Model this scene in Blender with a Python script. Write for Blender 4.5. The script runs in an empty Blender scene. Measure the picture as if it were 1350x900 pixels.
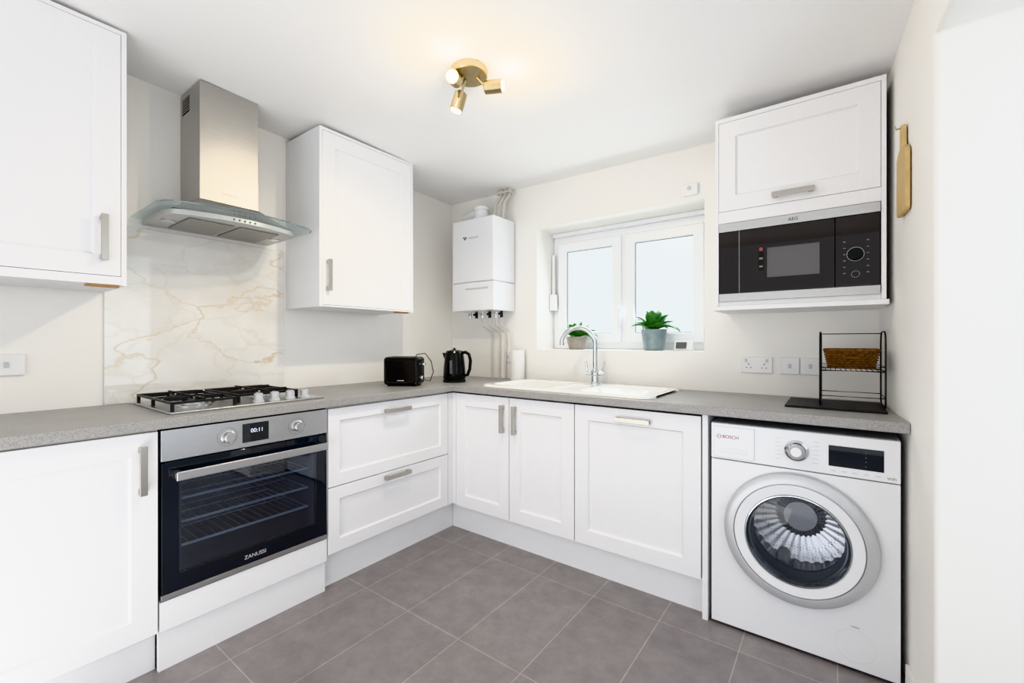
import bpy, bmesh, math, random
from mathutils import Vector, Matrix
random.seed(4)
S = bpy.context.scene
COL = S.collection
try:
    S.view_settings.view_transform = 'Khronos PBR Neutral'
except Exception as e:
    print(e)
    S.view_settings.view_transform = 'Standard'
S.view_settings.exposure = 0.12

# ------------------------------------------------------------------ materials
def lin(c):
    c = c / 255.0
    return c / 12.92 if c <= 0.04045 else ((c + 0.055) / 1.055) ** 2.4
def col(rgb, k=1.0):
    return (min(1, lin(rgb[0]) * k), min(1, lin(rgb[1]) * k), min(1, lin(rgb[2]) * k), 1)

def mat(name, rgb, rough=0.5, metal=0.0, var=0.04, scale=12, stretch=(1, 1, 1), bump=0.0, bscale=None,
        coat=0.0, emis=None, estr=0.0, aniso=0.0, spec=0.5, rgb2=None):
    m = bpy.data.materials.new(name); m.use_nodes = True
    nt = m.node_tree; N = nt.nodes; L = nt.links
    p = N['Principled BSDF']
    tc = N.new('ShaderNodeTexCoord'); mp = N.new('ShaderNodeMapping')
    mp.inputs['Scale'].default_value = stretch
    no = N.new('ShaderNodeTexNoise'); no.inputs['Scale'].default_value = scale; no.inputs['Detail'].default_value = 4
    cr = N.new('ShaderNodeValToRGB')
    cr.color_ramp.elements[0].position = 0.3; cr.color_ramp.elements[1].position = 0.7
    cr.color_ramp.elements[0].color = col(rgb, 1 - var) if rgb2 is None else col(rgb2)
    cr.color_ramp.elements[1].color = col(rgb, 1 + var * 0.3) if rgb2 is None else col(rgb)
    L.new(tc.outputs['Object'], mp.inputs['Vector']); L.new(mp.outputs['Vector'], no.inputs['Vector'])
    L.new(no.outputs['Fac'], cr.inputs['Fac']); L.new(cr.outputs['Color'], p.inputs['Base Color'])
    p.inputs['Roughness'].default_value = rough; p.inputs['Metallic'].default_value = metal
    p.inputs['Coat Weight'].default_value = coat
    p.inputs['Specular IOR Level'].default_value = spec
    if aniso: p.inputs['Anisotropic'].default_value = aniso
    if emis:
        p.inputs['Emission Color'].default_value = col(emis); p.inputs['Emission Strength'].default_value = estr
    if bump > 0:
        n2 = N.new('ShaderNodeTexNoise'); n2.inputs['Scale'].default_value = bscale or scale
        n2.inputs['Detail'].default_value = 3
        b = N.new('ShaderNodeBump'); b.inputs['Strength'].default_value = bump; b.inputs['Distance'].default_value = 0.002
        L.new(mp.outputs['Vector'], n2.inputs['Vector']); L.new(n2.outputs['Fac'], b.inputs['Height'])
        L.new(b.outputs['Normal'], p.inputs['Normal'])
    return m

def glassmat(name, tint, base=0.06, grow=0.6, rough=0.02):
    m = bpy.data.materials.new(name); m.use_nodes = True
    nt = m.node_tree; N = nt.nodes; L = nt.links
    for n in list(N):
        if n.type != 'OUTPUT_MATERIAL': N.remove(n)
    out = [n for n in N if n.type == 'OUTPUT_MATERIAL'][0]
    t = N.new('ShaderNodeBsdfTransparent'); t.inputs['Color'].default_value = tint
    g = N.new('ShaderNodeBsdfGlossy'); g.inputs['Roughness'].default_value = rough
    lw = N.new('ShaderNodeLayerWeight'); lw.inputs['Blend'].default_value = 0.5
    pw = N.new('ShaderNodeMath'); pw.operation = 'POWER'; pw.inputs[1].default_value = 3.0
    ma = N.new('ShaderNodeMath'); ma.operation = 'MULTIPLY_ADD'; ma.inputs[1].default_value = grow; ma.inputs[2].default_value = base
    mx = N.new('ShaderNodeMixShader')
    L.new(lw.outputs['Facing'], pw.inputs[0]); L.new(pw.outputs[0], ma.inputs[0]); L.new(ma.outputs[0], mx.inputs[0])
    L.new(t.outputs[0], mx.inputs[1]); L.new(g.outputs[0], mx.inputs[2])
    L.new(mx.outputs[0], out.inputs['Surface'])
    return m

M_wall = mat('wall_paint', (247, 245, 241), 0.85, var=0.02, scale=2, bump=0.12, bscale=120)
M_ceil = mat('ceiling_paint', (248, 247, 246), 0.9, var=0.02, scale=2, bump=0.1, bscale=100)
M_cab = mat('cabinet_satin_white', (238, 238, 240), 0.40, var=0.012, scale=30, stretch=(6, 6, 0.6), bump=0.035, bscale=60)
M_carc = mat('carcass_white', (238, 237, 235), 0.5, var=0.02)
M_oak = mat('oak_edge', (196, 152, 104), 0.6, rgb2=(170, 125, 80), scale=20, stretch=(8, 1, 8))
M_nickel = mat('brushed_nickel', (186, 182, 175), 0.30, 1.0, var=0.08, scale=60, stretch=(1, 1, 8))
M_steel = mat('brushed_steel', (198, 198, 198), 0.30, 1.0, var=0.10, scale=40, stretch=(1, 1, 30), bump=0.05, bscale=80)
M_steeld = mat('brushed_steel_dimmed', (176, 175, 173), 0.28, 1.0, var=0.10, scale=40, stretch=(1, 1, 30), bump=0.05, bscale=80)  # darker copy of the brushed steel, tones down the lower trim's bright reflection
M_steelv = mat('brushed_steel_hood', (188, 186, 182), 0.33, 1.0, var=0.10, scale=30, stretch=(1, 1, 25), bump=0.05, bscale=60)
M_steelb = mat('bright_steel_canopy', (200, 199, 197), 0.36, 0.6, var=0.05, scale=30, stretch=(1, 25, 1))
M_gedge = mat('glass_edge_tint', (120, 136, 140), 0.12, 0.1, var=0.03)
M_chrome = mat('polished_chrome', (205, 208, 211), 0.08, 1.0, var=0.01)
M_silver = mat('silver_plastic', (204, 206, 209), 0.34, 0.35, var=0.02)
M_white = mat('white_plastic', (238, 238, 238), 0.35, var=0.01)
M_enamel = mat('white_enamel', (236, 237, 240), 0.22, var=0.01, coat=0.15)
M_ceramic = mat('white_ceramic', (244, 244, 242), 0.12, var=0.01, coat=0.5)
M_black = mat('black_gloss_plastic', (14, 14, 15), 0.2, var=0.1, spec=0.4)
M_blackm = mat('black_matt', (24, 24, 26), 0.5, var=0.15, bump=0.1, bscale=150)
M_iron = mat('cast_iron', (32, 32, 34), 0.45, var=0.2, bump=0.2, bscale=200)
M_bglass = mat('black_glass', (17, 23, 31), 0.03, var=0.05, spec=0.9)
M_brass = mat('antique_brass', (186, 170, 134), 0.33, 1.0, var=0.08, scale=40)
M_dark = mat('dark_void', (28, 25, 23), 0.7, var=0.1)
M_dred = mat('muted_red_print', (150, 84, 84), 0.5)
M_grey = mat('grey_print', (95, 98, 102), 0.5)
M_lgrey = mat('light_grey_print', (200, 205, 210), 0.5)
M_mgrey = mat('mid_grey_print', (140, 140, 142), 0.5)
M_pgrey = mat('pale_grey_groove', (214, 217, 221), 0.5)
M_seal = mat('grey_rubber_seal', (112, 114, 118), 0.6, var=0.1)
M_bulb = mat('warm_bulb', (255, 236, 200), 0.3, emis=(255, 240, 210), estr=26)
M_digit = mat('display_digits', (210, 218, 230), 0.4, emis=(210, 225, 245), estr=0.8)
M_gold = mat('pale_wood_board', (216, 190, 140), 0.6, rgb2=(198, 168, 116), scale=14, stretch=(1, 8, 1), spec=0.25)
M_wicker = mat('wicker_brown', (138, 98, 62), 0.75, rgb2=(62, 40, 24), scale=90, bump=0.5, bscale=160, spec=0.2)
M_slate = mat('slate_black', (46, 46, 50), 0.55, var=0.2, bump=0.4, bscale=40)
M_leaf = mat('leaf_green', (90, 150, 72), 0.4, rgb2=(44, 104, 54), scale=22)
M_leafd = mat('leaf_fresh_green', (96, 152, 74), 0.45, rgb2=(48, 106, 52), scale=22)
M_soil = mat('soil', (58, 42, 30), 0.9, bump=0.8, bscale=90)
M_teal = mat('pot_teal_glaze', (150, 166, 169), 0.35, rgb2=(126, 144, 148), scale=16)
M_beige = mat('pot_beige', (176, 168, 160), 0.6, rgb2=(156, 148, 140), scale=20, bump=0.3, bscale=70)
M_paper = mat('paper_towel', (240, 240, 238), 0.9, var=0.02, bump=0.5, bscale=120)
M_copper = mat('grey_pipe', (212, 208, 200), 0.4, 0.2)
M_pvc = mat('window_pvc', (246, 247, 249), 0.3, var=0.01)
M_cavity = mat('oven_cavity_enamel', (108, 118, 132), 0.3, var=0.1)
M_rackst = mat('oven_rack_wire', (248, 248, 250), 0.3, 0.1)
M_ovg = glassmat('oven_tinted_glass', (0.60, 0.65, 0.72, 1), 0.13, 1.0, 0.015)
M_hoodg = glassmat('hood_clear_glass', (0.86, 0.92, 0.93, 1), 0.05, 0.40)
M_wmg = glassmat('washer_door_glass', (0.86, 0.87, 0.89, 1), 0.035, 0.35)
M_mwg = glassmat('microwave_window_glass', (0.55, 0.52, 0.50, 1), 0.14, 0.5, 0.03)
M_mwb = mat('microwave_black_glass', (24, 16, 12), 0.03, var=0.1, spec=0.7)
M_pane = mat('obscured_window_glass', (40, 44, 48), 0.3, var=0.02, emis=(238, 245, 248), estr=1.15)
M_mesh = mat('filter_mesh', (172, 170, 166), 0.4, 0.7, var=0.4, scale=400, bump=0.8, bscale=500)

def drum_mat():
    m = mat('washer_drum_perforated', (120, 122, 126), 0.3, 0.95)
    N = m.node_tree.nodes; L = m.node_tree.links; p = N['Principled BSDF']
    v = N.new('ShaderNodeTexVoronoi'); v.inputs['Scale'].default_value = 90; v.inputs['Randomness'].default_value = 0.1
    tc = N.new('ShaderNodeTexCoord'); L.new(tc.outputs['Object'], v.inputs['Vector'])
    cr = N.new('ShaderNodeValToRGB'); cr.color_ramp.elements[0].position = 0.14; cr.color_ramp.elements[1].position = 0.26
    cr.color_ramp.elements[0].color = (0.12, 0.12, 0.12, 1); cr.color_ramp.elements[1].color = (0.72, 0.73, 0.75, 1)
    L.new(v.outputs['Distance'], cr.inputs['Fac']); L.new(cr.outputs['Color'], p.inputs['Base Color'])
    return m
M_drum = drum_mat()

def worktop_mat():
    m = mat('grey_speckled_laminate', (165, 163, 161), 0.40, rgb2=(152, 151, 149), scale=6)
    N = m.node_tree.nodes; L = m.node_tree.links; p = N['Principled BSDF']
    tc = N.new('ShaderNodeTexCoord')
    n = N.new('ShaderNodeTexNoise'); n.inputs['Scale'].default_value = 380; n.inputs['Detail'].default_value = 2
    L.new(tc.outputs['Object'], n.inputs['Vector'])
    cr = N.new('ShaderNodeValToRGB')
    cr.color_ramp.elements[0].position = 0.34; cr.color_ramp.elements[0].color = col((112, 110, 109))
    cr.color_ramp.elements[1].position = 0.50; cr.color_ramp.elements[1].color = col((162, 160, 158))
    e = cr.color_ramp.elements.new(0.68); e.color = col((182, 180, 178))
    L.new(n.outputs['Fac'], cr.inputs['Fac'])
    mx = N.new('ShaderNodeMix'); mx.data_type = 'RGBA'; mx.inputs[0].default_value = 0.55
    old = p.inputs['Base Color'].links[0].from_socket
    L.new(old, mx.inputs[6]); L.new(cr.outputs['Color'], mx.inputs[7]); L.new(mx.outputs[2], p.inputs['Base Color'])
    return m
M_top = worktop_mat()

def floor_mat():
    m = bpy.data.materials.new('grey_floor_tiles'); m.use_nodes = True
    N = m.node_tree.nodes; L = m.node_tree.links; p = N['Principled BSDF']
    tc = N.new('ShaderNodeTexCoord'); mp = N.new('ShaderNodeMapping')
    mp.inputs['Location'].default_value = (-1.65 + 0.31 * 20, 0.73 + 0.6 * 20, 0)
    br = N.new('ShaderNodeTexBrick'); br.offset = 0.0; br.squash = 1.0
    br.inputs['Scale'].default_value = 1.0; br.inputs['Brick Width'].default_value = 0.31
    br.inputs['Row Height'].default_value = 0.6; br.inputs['Mortar Size'].default_value = 0.0019
    br.inputs['Mortar Smooth'].default_value = 0.1
    br.inputs['Color1'].default_value = col((144, 138, 138)); br.inputs['Color2'].default_value = col((138, 132, 133))
    br.inputs['Mortar'].default_value = col((178, 169, 163))
    L.new(tc.outputs['Object'], mp.inputs['Vector']); L.new(mp.outputs['Vector'], br.inputs['Vector'])
    no = N.new('ShaderNodeTexNoise'); no.inputs['Scale'].default_value = 11; no.inputs['Detail'].default_value = 12; no.inputs['Roughness'].default_value = 0.72
    L.new(tc.outputs['Object'], no.inputs['Vector'])
    cr = N.new('ShaderNodeValToRGB'); cr.color_ramp.elements[0].position = 0.32; cr.color_ramp.elements[1].position = 0.68
    cr.color_ramp.elements[0].color = (0.78, 0.78, 0.79, 1); cr.color_ramp.elements[1].color = (1.12, 1.12, 1.12, 1)
    L.new(no.outputs['Fac'], cr.inputs['Fac'])
    mx = N.new('ShaderNodeMix'); mx.data_type = 'RGBA'; mx.blend_type = 'MULTIPLY'; mx.inputs[0].default_value = 1
    L.new(br.outputs['Color'], mx.inputs[6]); L.new(cr.outputs['Color'], mx.inputs[7])
    L.new(mx.outputs[2], p.inputs['Base Color'])
    p.inputs['Roughness'].default_value = 0.30
    b = N.new('ShaderNodeBump'); b.inputs['Strength'].default_value = 0.3; b.inputs['Distance'].default_value = 0.002
    L.new(br.outputs['Fac'], b.inputs['Height']); b.invert = True; L.new(b.outputs['Normal'], p.inputs['Normal'])
    return m
M_floor = floor_mat()

def marble_mat():
    m = bpy.data.materials.new('marble_splashback'); m.use_nodes = True
    N = m.node_tree.nodes; L = m.node_tree.links; p = N['Principled BSDF']
    tc = N.new('ShaderNodeTexCoord')
    def veins(scale, dist, w, seed):
        mp = N.new('ShaderNodeMapping'); mp.inputs['Location'].default_value = (seed, seed * 1.7, seed)
        mp.inputs['Rotation'].default_value = (0.6, 0, 0); mp.inputs['Scale'].default_value = (1, 0.7, 1.3)
        L.new(tc.outputs['Object'], mp.inputs['Vector'])
        n = N.new('ShaderNodeTexNoise'); n.inputs['Scale'].default_value = 3.5; n.inputs['Detail'].default_value = 7
        L.new(mp.outputs['Vector'], n.inputs['Vector'])
        sc = N.new('ShaderNodeVectorMath'); sc.operation = 'SCALE'; sc.inputs[3].default_value = dist
        L.new(n.outputs['Color'], sc.inputs[0])
        ad = N.new('ShaderNodeVectorMath'); L.new(mp.outputs['Vector'], ad.inputs[0]); L.new(sc.outputs[0], ad.inputs[1])
        v = N.new('ShaderNodeTexVoronoi'); v.feature = 'DISTANCE_TO_EDGE'; v.inputs['Scale'].default_value = scale
        L.new(ad.outputs[0], v.inputs['Vector'])
        r = N.new('ShaderNodeMapRange'); r.interpolation_type = 'SMOOTHSTEP'; r.inputs[1].default_value = 0; r.inputs[2].default_value = w
        r.inputs[3].default_value = 1; r.inputs[4].default_value = 0
        L.new(v.outputs['Distance'], r.inputs[0])
        return r.outputs[0]
    a = veins(2.4, 0.5, 0.022, 1.3); c = veins(4.6, 0.5, 0.05, 4.1)
    n = N.new('ShaderNodeTexNoise'); n.inputs['Scale'].default_value = 2.6; n.inputs['Detail'].default_value = 5; L.new(tc.outputs['Object'], n.inputs['Vector'])
    cr = N.new('ShaderNodeValToRGB'); cr.color_ramp.elements[0].color = col((228, 225, 219)); cr.color_ramp.elements[1].color = col((245, 244, 241))
    cr.color_ramp.elements[0].position = 0.35; cr.color_ramp.elements[1].position = 0.65
    L.new(n.outputs['Fac'], cr.inputs['Fac'])
    m1 = N.new('ShaderNodeMix'); m1.data_type = 'RGBA'; m1.inputs[7].default_value = col((210, 188, 146))
    n3 = N.new('ShaderNodeTexNoise'); n3.inputs['Scale'].default_value = 5; L.new(tc.outputs['Object'], n3.inputs['Vector'])
    mu = N.new('ShaderNodeMath'); mu.operation = 'MULTIPLY'; L.new(n3.outputs['Fac'], mu.inputs[1]); L.new(a, mu.inputs[0])
    L.new(mu.outputs[0], m1.inputs[0]); L.new(cr.outputs['Color'], m1.inputs[6])
    m2 = N.new('ShaderNodeMix'); m2.data_type = 'RGBA'; m2.inputs[7].default_value = col((218, 206, 184))
    mu2 = N.new('ShaderNodeMath'); mu2.operation = 'MULTIPLY'; mu2.inputs[1].default_value = 0.28; L.new(c, mu2.inputs[0])
    L.new(mu2.outputs[0], m2.inputs[0]); L.new(m1.outputs[2], m2.inputs[6])
    L.new(m2.outputs[2], p.inputs['Base Color']); p.inputs['Roughness'].default_value = 0.03
    p.inputs['Coat Weight'].default_value = 1.0
    return m
M_marble = marble_mat()

# ------------------------------------------------------------------ geometry
ML = lambda u, d, w: (d, u, w)      # run along the hob wall
MB = lambda u, d, w: (u, -d, w)     # run along the window wall
MI = lambda u, d, w: (u, d, w)

class G:
    def __init__(s): s.bm = bmesh.new()
    def box(s, M, u0, u1, d0, d1, w0, w1):
        vs = [s.bm.verts.new(M(u, d, w)) for w in (w0, w1) for d in (d0, d1) for u in (u0, u1)]
        for f in ((0, 1, 3, 2), (4, 6, 7, 5), (0, 4, 5, 1), (2, 3, 7, 6), (0, 2, 6, 4), (1, 5, 7, 3)):
            s.bm.faces.new([vs[i] for i in f])
        return s
    def hexa(s, lo4, hi4):
        vs = [s.bm.verts.new(p) for p in list(lo4) + list(hi4)]
        s.bm.faces.new(vs[:4][::-1]); s.bm.faces.new(vs[4:])
        for i in range(4):
            j = (i + 1) % 4; s.bm.faces.new([vs[i], vs[j], vs[4 + j], vs[4 + i]])
        return s
    def prism(s, pts, vec):
        a = [s.bm.verts.new(p) for p in pts]; b = [s.bm.verts.new(Vector(p) + Vector(vec)) for p in pts]
        s.bm.faces.new(a[::-1]); s.bm.faces.new(b)
        for i in range(len(a)):
            j = (i + 1) % len(a); s.bm.faces.new([a[i], a[j], b[j], b[i]])
        return s
    def lathe(s, prof, o, axis=(0, 0, 1), seg=32, sx=1.0, rib=0.0):
        ax = Vector(axis).normalized(); o = Vector(o)
        t = Vector((0, 0, 1)) if abs(ax.z) < 0.9 else Vector((1, 0, 0))
        e1 = ax.cross(t).normalized(); e2 = ax.cross(e1)
        rings = []
        for r, h in prof:
            if r < 1e-6: rings.append([s.bm.verts.new(o + ax * h)])
            else:
                R = []
                for k in range(seg):
                    q = r + (rib if k % 4 < 2 else 0.0); an = k * 2 * math.pi / seg
                    R.append(s.bm.verts.new(o + ax * h + e1 * (q * sx * math.cos(an)) + e2 * (q * math.sin(an))))
                rings.append(R)
        for A, B in zip(rings, rings[1:]):
            if len(A) == 1 and len(B) == 1: continue
            for k in range(seg):
                j = (k + 1) % seg
                if len(A) == 1: s.bm.faces.new([A[0], B[k], B[j]])
                elif len(B) == 1: s.bm.faces.new([A[k], B[0], A[j]])
                else: s.bm.faces.new([A[k], A[j], B[j], B[k]])
        return s
    def cyl(s, p0, p1, r0, r1=None, seg=24):
        p0 = Vector(p0); p1 = Vector(p1); r1 = r0 if r1 is None else r1; h = (p1 - p0).length
        return s.lathe([(0, 0), (r0, 0), (r1, h), (0, h)], p0, p1 - p0, seg)
    def tube(s, pts, r, seg=8, closed=False):
        P = [Vector(p) for p in pts]; n = len(P); rings = []; nrm = None
        for i in range(n):
            if closed: t = (P[(i + 1) % n] - P[i - 1])
            else: t = P[min(i + 1, n - 1)] - P[max(i - 1, 0)]
            t = t.normalized()
            if nrm is None:
                q = Vector((0, 0, 1)) if abs(t.z) < 0.9 else Vector((1, 0, 0)); nrm = t.cross(q).normalized()
            nrm = (nrm - t * nrm.dot(t)).normalized(); b = t.cross(nrm)
            rings.append([s.bm.verts.new(P[i] + (nrm * math.cos(2 * math.pi * k / seg) + b * math.sin(2 * math.pi * k / seg)) * r) for k in range(seg)])
        m = n if closed else n - 1
        for i in range(m):
            A = rings[i]; B = rings[(i + 1) % n]
            for k in range(seg):
                j = (k + 1) % seg; s.bm.faces.new([A[k], A[j], B[j], B[k]])
        if not closed: s.bm.faces.new(rings[0][::-1]); s.bm.faces.new(rings[-1])
        return s
    def slab(s, M, us, vs, skip, a0, a1):
        V = {}
        def vert(i, j, a):
            k = (i, j, a)
            if k not in V: V[k] = s.bm.verts.new(M(us[i], vs[j], a))
            return V[k]
        nu, nv = len(us) - 1, len(vs) - 1
        keep = {(i, j) for i in range(nu) for j in range(nv) if (i, j) not in skip}
        for (i, j) in sorted(keep):
            for a in (a0, a1): s.bm.faces.new([vert(i, j, a), vert(i + 1, j, a), vert(i + 1, j + 1, a), vert(i, j + 1, a)])
            for (di, dj, p, q) in ((-1, 0, (i, j), (i, j + 1)), (1, 0, (i + 1, j), (i + 1, j + 1)), (0, -1, (i, j), (i + 1, j)), (0, 1, (i, j + 1), (i + 1, j + 1))):
                if (i + di, j + dj) not in keep:
                    s.bm.faces.new([vert(*p, a0), vert(*q, a0), vert(*q, a1), vert(*p, a1)])
        return s
    def shaker(s, M, u0, u1, w0, w1, d0, th=0.02, st=0.075, rec=0.011, ch=0.006):
        d1 = d0 + th; dp = d1 - rec
        def ring(k, d):
            return [s.bm.verts.new(M(a, d, b)) for a, b in ((u0 + k, w0 + k), (u1 - k, w0 + k), (u1 - k, w1 - k), (u0 + k, w1 - k))]
        R = [ring(0, d0), ring(0, d1), ring(st, d1), ring(st + ch, dp)]
        s.bm.faces.new(R[0]); s.bm.faces.new(R[3])
        for A, B in zip(R, R[1:]):
            for k in range(4):
                j = (k + 1) % 4; s.bm.faces.new([A[k], A[j], B[j], B[k]])
        return s
    def handle(s, M, uc, wc, d, ln=0.16, vert=True, wd=0.021):
        h = ln / 2
        pf = [(-h, 0), (-h - 0.004, 0.03), (h + 0.004, 0.03), (h, 0), (h - 0.017, 0), (h - 0.022, 0.022), (-h + 0.022, 0.022), (-h + 0.017, 0)]
        if vert: A = [M(uc - wd / 2, d + b, wc + a) for a, b in pf]; B = [M(uc + wd / 2, d + b, wc + a) for a, b in pf]
        else: A = [M(uc + a, d + b, wc - wd / 2) for a, b in pf]; B = [M(uc + a, d + b, wc + wd / 2) for a, b in pf]
        a = [s.bm.verts.new(p) for p in A]; b = [s.bm.verts.new(p) for p in B]
        for X in (a, b):
            for q in ((0, 1, 6, 7), (1, 2, 5, 6), (2, 3, 4, 5)):
                s.bm.faces.new([X[i] for i in q])
        for i in range(8):
            j = (i + 1) % 8; s.bm.faces.new([a[i], a[j], b[j], b[i]])
        return s
    def text(s, M, txt, uc, w, d, size, align='CENTER', ext=0.0004, off=0.0):
        cu = bpy.data.curves.new('t', 'FONT'); cu.body = txt; cu.size = size; cu.align_x = align; cu.extrude = ext; cu.offset = off
        ob = bpy.data.objects.new('t', cu); COL.objects.link(ob)
        me = bpy.data.meshes.new_from_object(ob.evaluated_get(bpy.context.evaluated_depsgraph_get()))
        vs = [s.bm.verts.new(M(uc + v.co.x, d + v.co.z, w + v.co.y)) for v in me.vertices]
        for f in me.polygons:
            try: s.bm.faces.new([vs[i] for i in f.vertices])
            except ValueError: pass
        bpy.data.objects.remove(ob); bpy.data.meshes.remove(me); bpy.data.curves.remove(cu)
        return s

def rootof(o):
    while o.parent: o = o.parent
    return o

def mkobj(name, g, material, off, bevel=0, smooth=True, seg=2, recalc=True, ang=35):
    bm = g.bm
    if recalc: bmesh.ops.recalc_face_normals(bm, faces=bm.faces[:])
    if off is not None: bmesh.ops.translate(bm, verts=bm.verts[:], vec=-Vector(off))
    me = bpy.data.meshes.new(name); bm.to_mesh(me); bm.free()
    if smooth:
        me.shade_smooth(); me.set_sharp_from_angle(angle=math.radians(ang))
    me.materials.append(material)
    o = bpy.data.objects.new(name, me); COL.objects.link(o)
    if bevel:
        b = o.modifiers.new('bev', 'BEVEL'); b.width = bevel; b.segments = seg; b.limit_method = 'ANGLE'; b.angle_limit = math.radians(40)
        b.harden_normals = smooth
    return o

def thing(name, label, cat, loc, rz=0, group=None):
    e = bpy.data.objects.new(name, None); e.empty_display_size = 0.05; COL.objects.link(e)
    e.location = loc; e.rotation_euler = (0, 0, rz); e['label'] = label; e['category'] = cat
    if group: e['group'] = group
    return e

def part(parent, name, g, material, bevel=0, smooth=True, world=True, label=None, seg=2, ang=35):
    r = rootof(parent)
    o = mkobj(name, g, material, r.location if world else None, bevel, smooth, seg, ang=ang)
    o.parent = parent
    if label: o['label'] = label
    return o

def solo(name, label, cat, g, material, loc, bevel=0, smooth=True, group=None, seg=2):
    o = mkobj(name, g, material, loc, bevel, smooth, seg); o.location = loc
    o['label'] = label; o['category'] = cat
    if group: o['group'] = group
    return o

def structure(name, g, material, bevel=0, smooth=False):
    o = mkobj(name, g, material, None, bevel, smooth); o['kind'] = 'structure'
    return o

# ------------------------------------------------------------------ room shell
def ceil_z(x, y): return 2.345 - 0.035 * y - 0.012 * x
def wall_x(y): return 2.737 - 0.07 * y
YB = -4.6
structure('floor', G().box(MI, -0.15, 4.6, YB, 0.4, -0.08, 0.0), M_floor)
g = G()
cs = [(-0.15, YB), (4.6, YB), (4.6, 0.4), (-0.15, 0.4)]
g.hexa([(x, y, ceil_z(x, y)) for x, y in cs], [(x, y, ceil_z(x, y) + 0.1) for x, y in cs])
structure('ceiling', g, M_ceil)
structure('wall_left', G().box(MI, -0.15, 0.0, YB, 0.4, 0.0, 2.55), M_wall)
WX0, WX1, WZ0, WZ1 = 0.852, 1.98, 1.155, 2.02
g = G().slab(lambda u, v, a: (u, a, v), [0.0, WX0, WX1, 3.2], [0.0, WZ0, WZ1, 2.46], {(1, 1)}, 0.0, 0.34)
structure('wall_back', g, M_wall, bevel=0.006, smooth=True)
DY, DZ = -0.905, 2.088
g = G().slab(lambda u, v, a: (wall_x(u) + a, u, v), [YB, -2.5, DY, 0.0], [0.0, DZ, 2.60], {(1, 0)}, 0.0, 0.42)
structure('wall_right', g, M_wall, bevel=0.012, smooth=True)
g = G()
a0, a1 = -0.612, DY + 0.0
g.hexa([(wall_x(a0) - 0.014, a0, 0), (wall_x(a0) - 0.0005, a0, 0), (wall_x(a1) - 0.0005, a1, 0), (wall_x(a1) - 0.014, a1, 0)],
       [(wall_x(a0) - 0.012, a0, 0.1), (wall_x(a0) - 0.0005, a0, 0.1), (wall_x(a1) - 0.0005, a1, 0.1), (wall_x(a1) - 0.012, a1, 0.1)])
structure('baseboard_right', g, M_carc)

# window
win = thing('window_1', 'white framed double casement window with obscured glass', 'window', ((WX0 + WX1) / 2, 0.23, WZ0))
del win['label'], win['category']; win['kind'] = 'structure'
XZ = lambda u, v, a: (u, a, v)
fx0, fx1, fz0, fz1 = WX0 + 0.002, WX1 - 0.002, WZ0 + 0.002, WZ1 - 0.03
xm = 1.411
o = part(win, 'frame', G().slab(XZ, [fx0, fx0 + 0.05, xm - 0.025, xm + 0.025, fx1 - 0.05, fx1], [fz0, fz0 + 0.05, fz1 - 0.055, fz1], {(1, 1), (3, 1)}, 0.235, 0.30), M_pvc, 0.003)
part(win, 'frame', G().box(MI, fx0, fx1, 0.21, 0.30, fz1, WZ1 - 0.001), M_pvc, 0.003)
for (a, b, hx) in ((fx0 + 0.048, xm - 0.014, xm - 0.04), (xm + 0.014, fx1 - 0.048, None)):
    z0, z1 = fz0 + 0.045, fz1 - 0.05
    sw = 0.064
    sash = part(win, 'sash', G().slab(XZ, [a, a + sw, b - sw, b], [z0, z0 + sw, z1 - sw, z1], {(1, 1)}, 0.213, 0.27), M_pvc, 0.007)
    part(sash, 'glazing_gasket', G().slab(XZ, [a + sw - 0.002, a + sw + 0.004, b - sw - 0.004, b - sw + 0.002], [z0 + sw - 0.002, z0 + sw + 0.004, z1 - sw - 0.004, z1 - sw + 0.002], {(1, 1)}, 0.238, 0.2425), M_mgrey)
    part(sash, 'pane', G().box(MI, a + sw - 0.004, b - sw + 0.004, 0.243, 0.249, z0 + sw - 0.004, z1 - sw + 0.004), M_pane)
    if hx:
        part(sash, 'handle', G().box(MI, hx + 0.010, hx + 0.032, 0.203, 0.213, 1.36, 1.44).box(MI, hx + 0.012, hx + 0.030, 0.185, 0.203, 1.30, 1.41), M_white, 0.003)
g = G().box(MI, WX0 + 0.006, WX0 + 0.03, 0.195, 0.211, 1.44, 1.86).box(MI, WX0 + 0.002, WX0 + 0.05, 0.165, 0.211, 1.44, 1.56)
solo('window_sensor', 'small white plastic alarm sensor on the window frame', 'sensor', g, M_white, (WX0 + 0.02, 0.2, 1.44), 0.005)

# ------------------------------------------------------------------ worktop
WT0, WT1 = 0.893, 0.932
SX0, SX1, SY0, SY1 = 0.80, 1.875, -0.575, -0.065
def wmap(u, v, a):
    x = u if u < 2.7 else wall_x(v) - 0.001
    return (x, v, a)
us = [0.001, 0.625, SX0 + 0.03, SX1 - 0.03, 2.78]
vs = [-3.0, -0.625, SY0 + 0.03, SY1 - 0.03, -0.001]
solo('worktop', 'grey speckled laminate worktop running round the corner', 'worktop',
     G().slab(wmap, us, vs, {(1, 0), (2, 0), (3, 0), (2, 2)}, WT0, WT1), M_top, (0.3, -0.3, WT0), 0.004)

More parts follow.
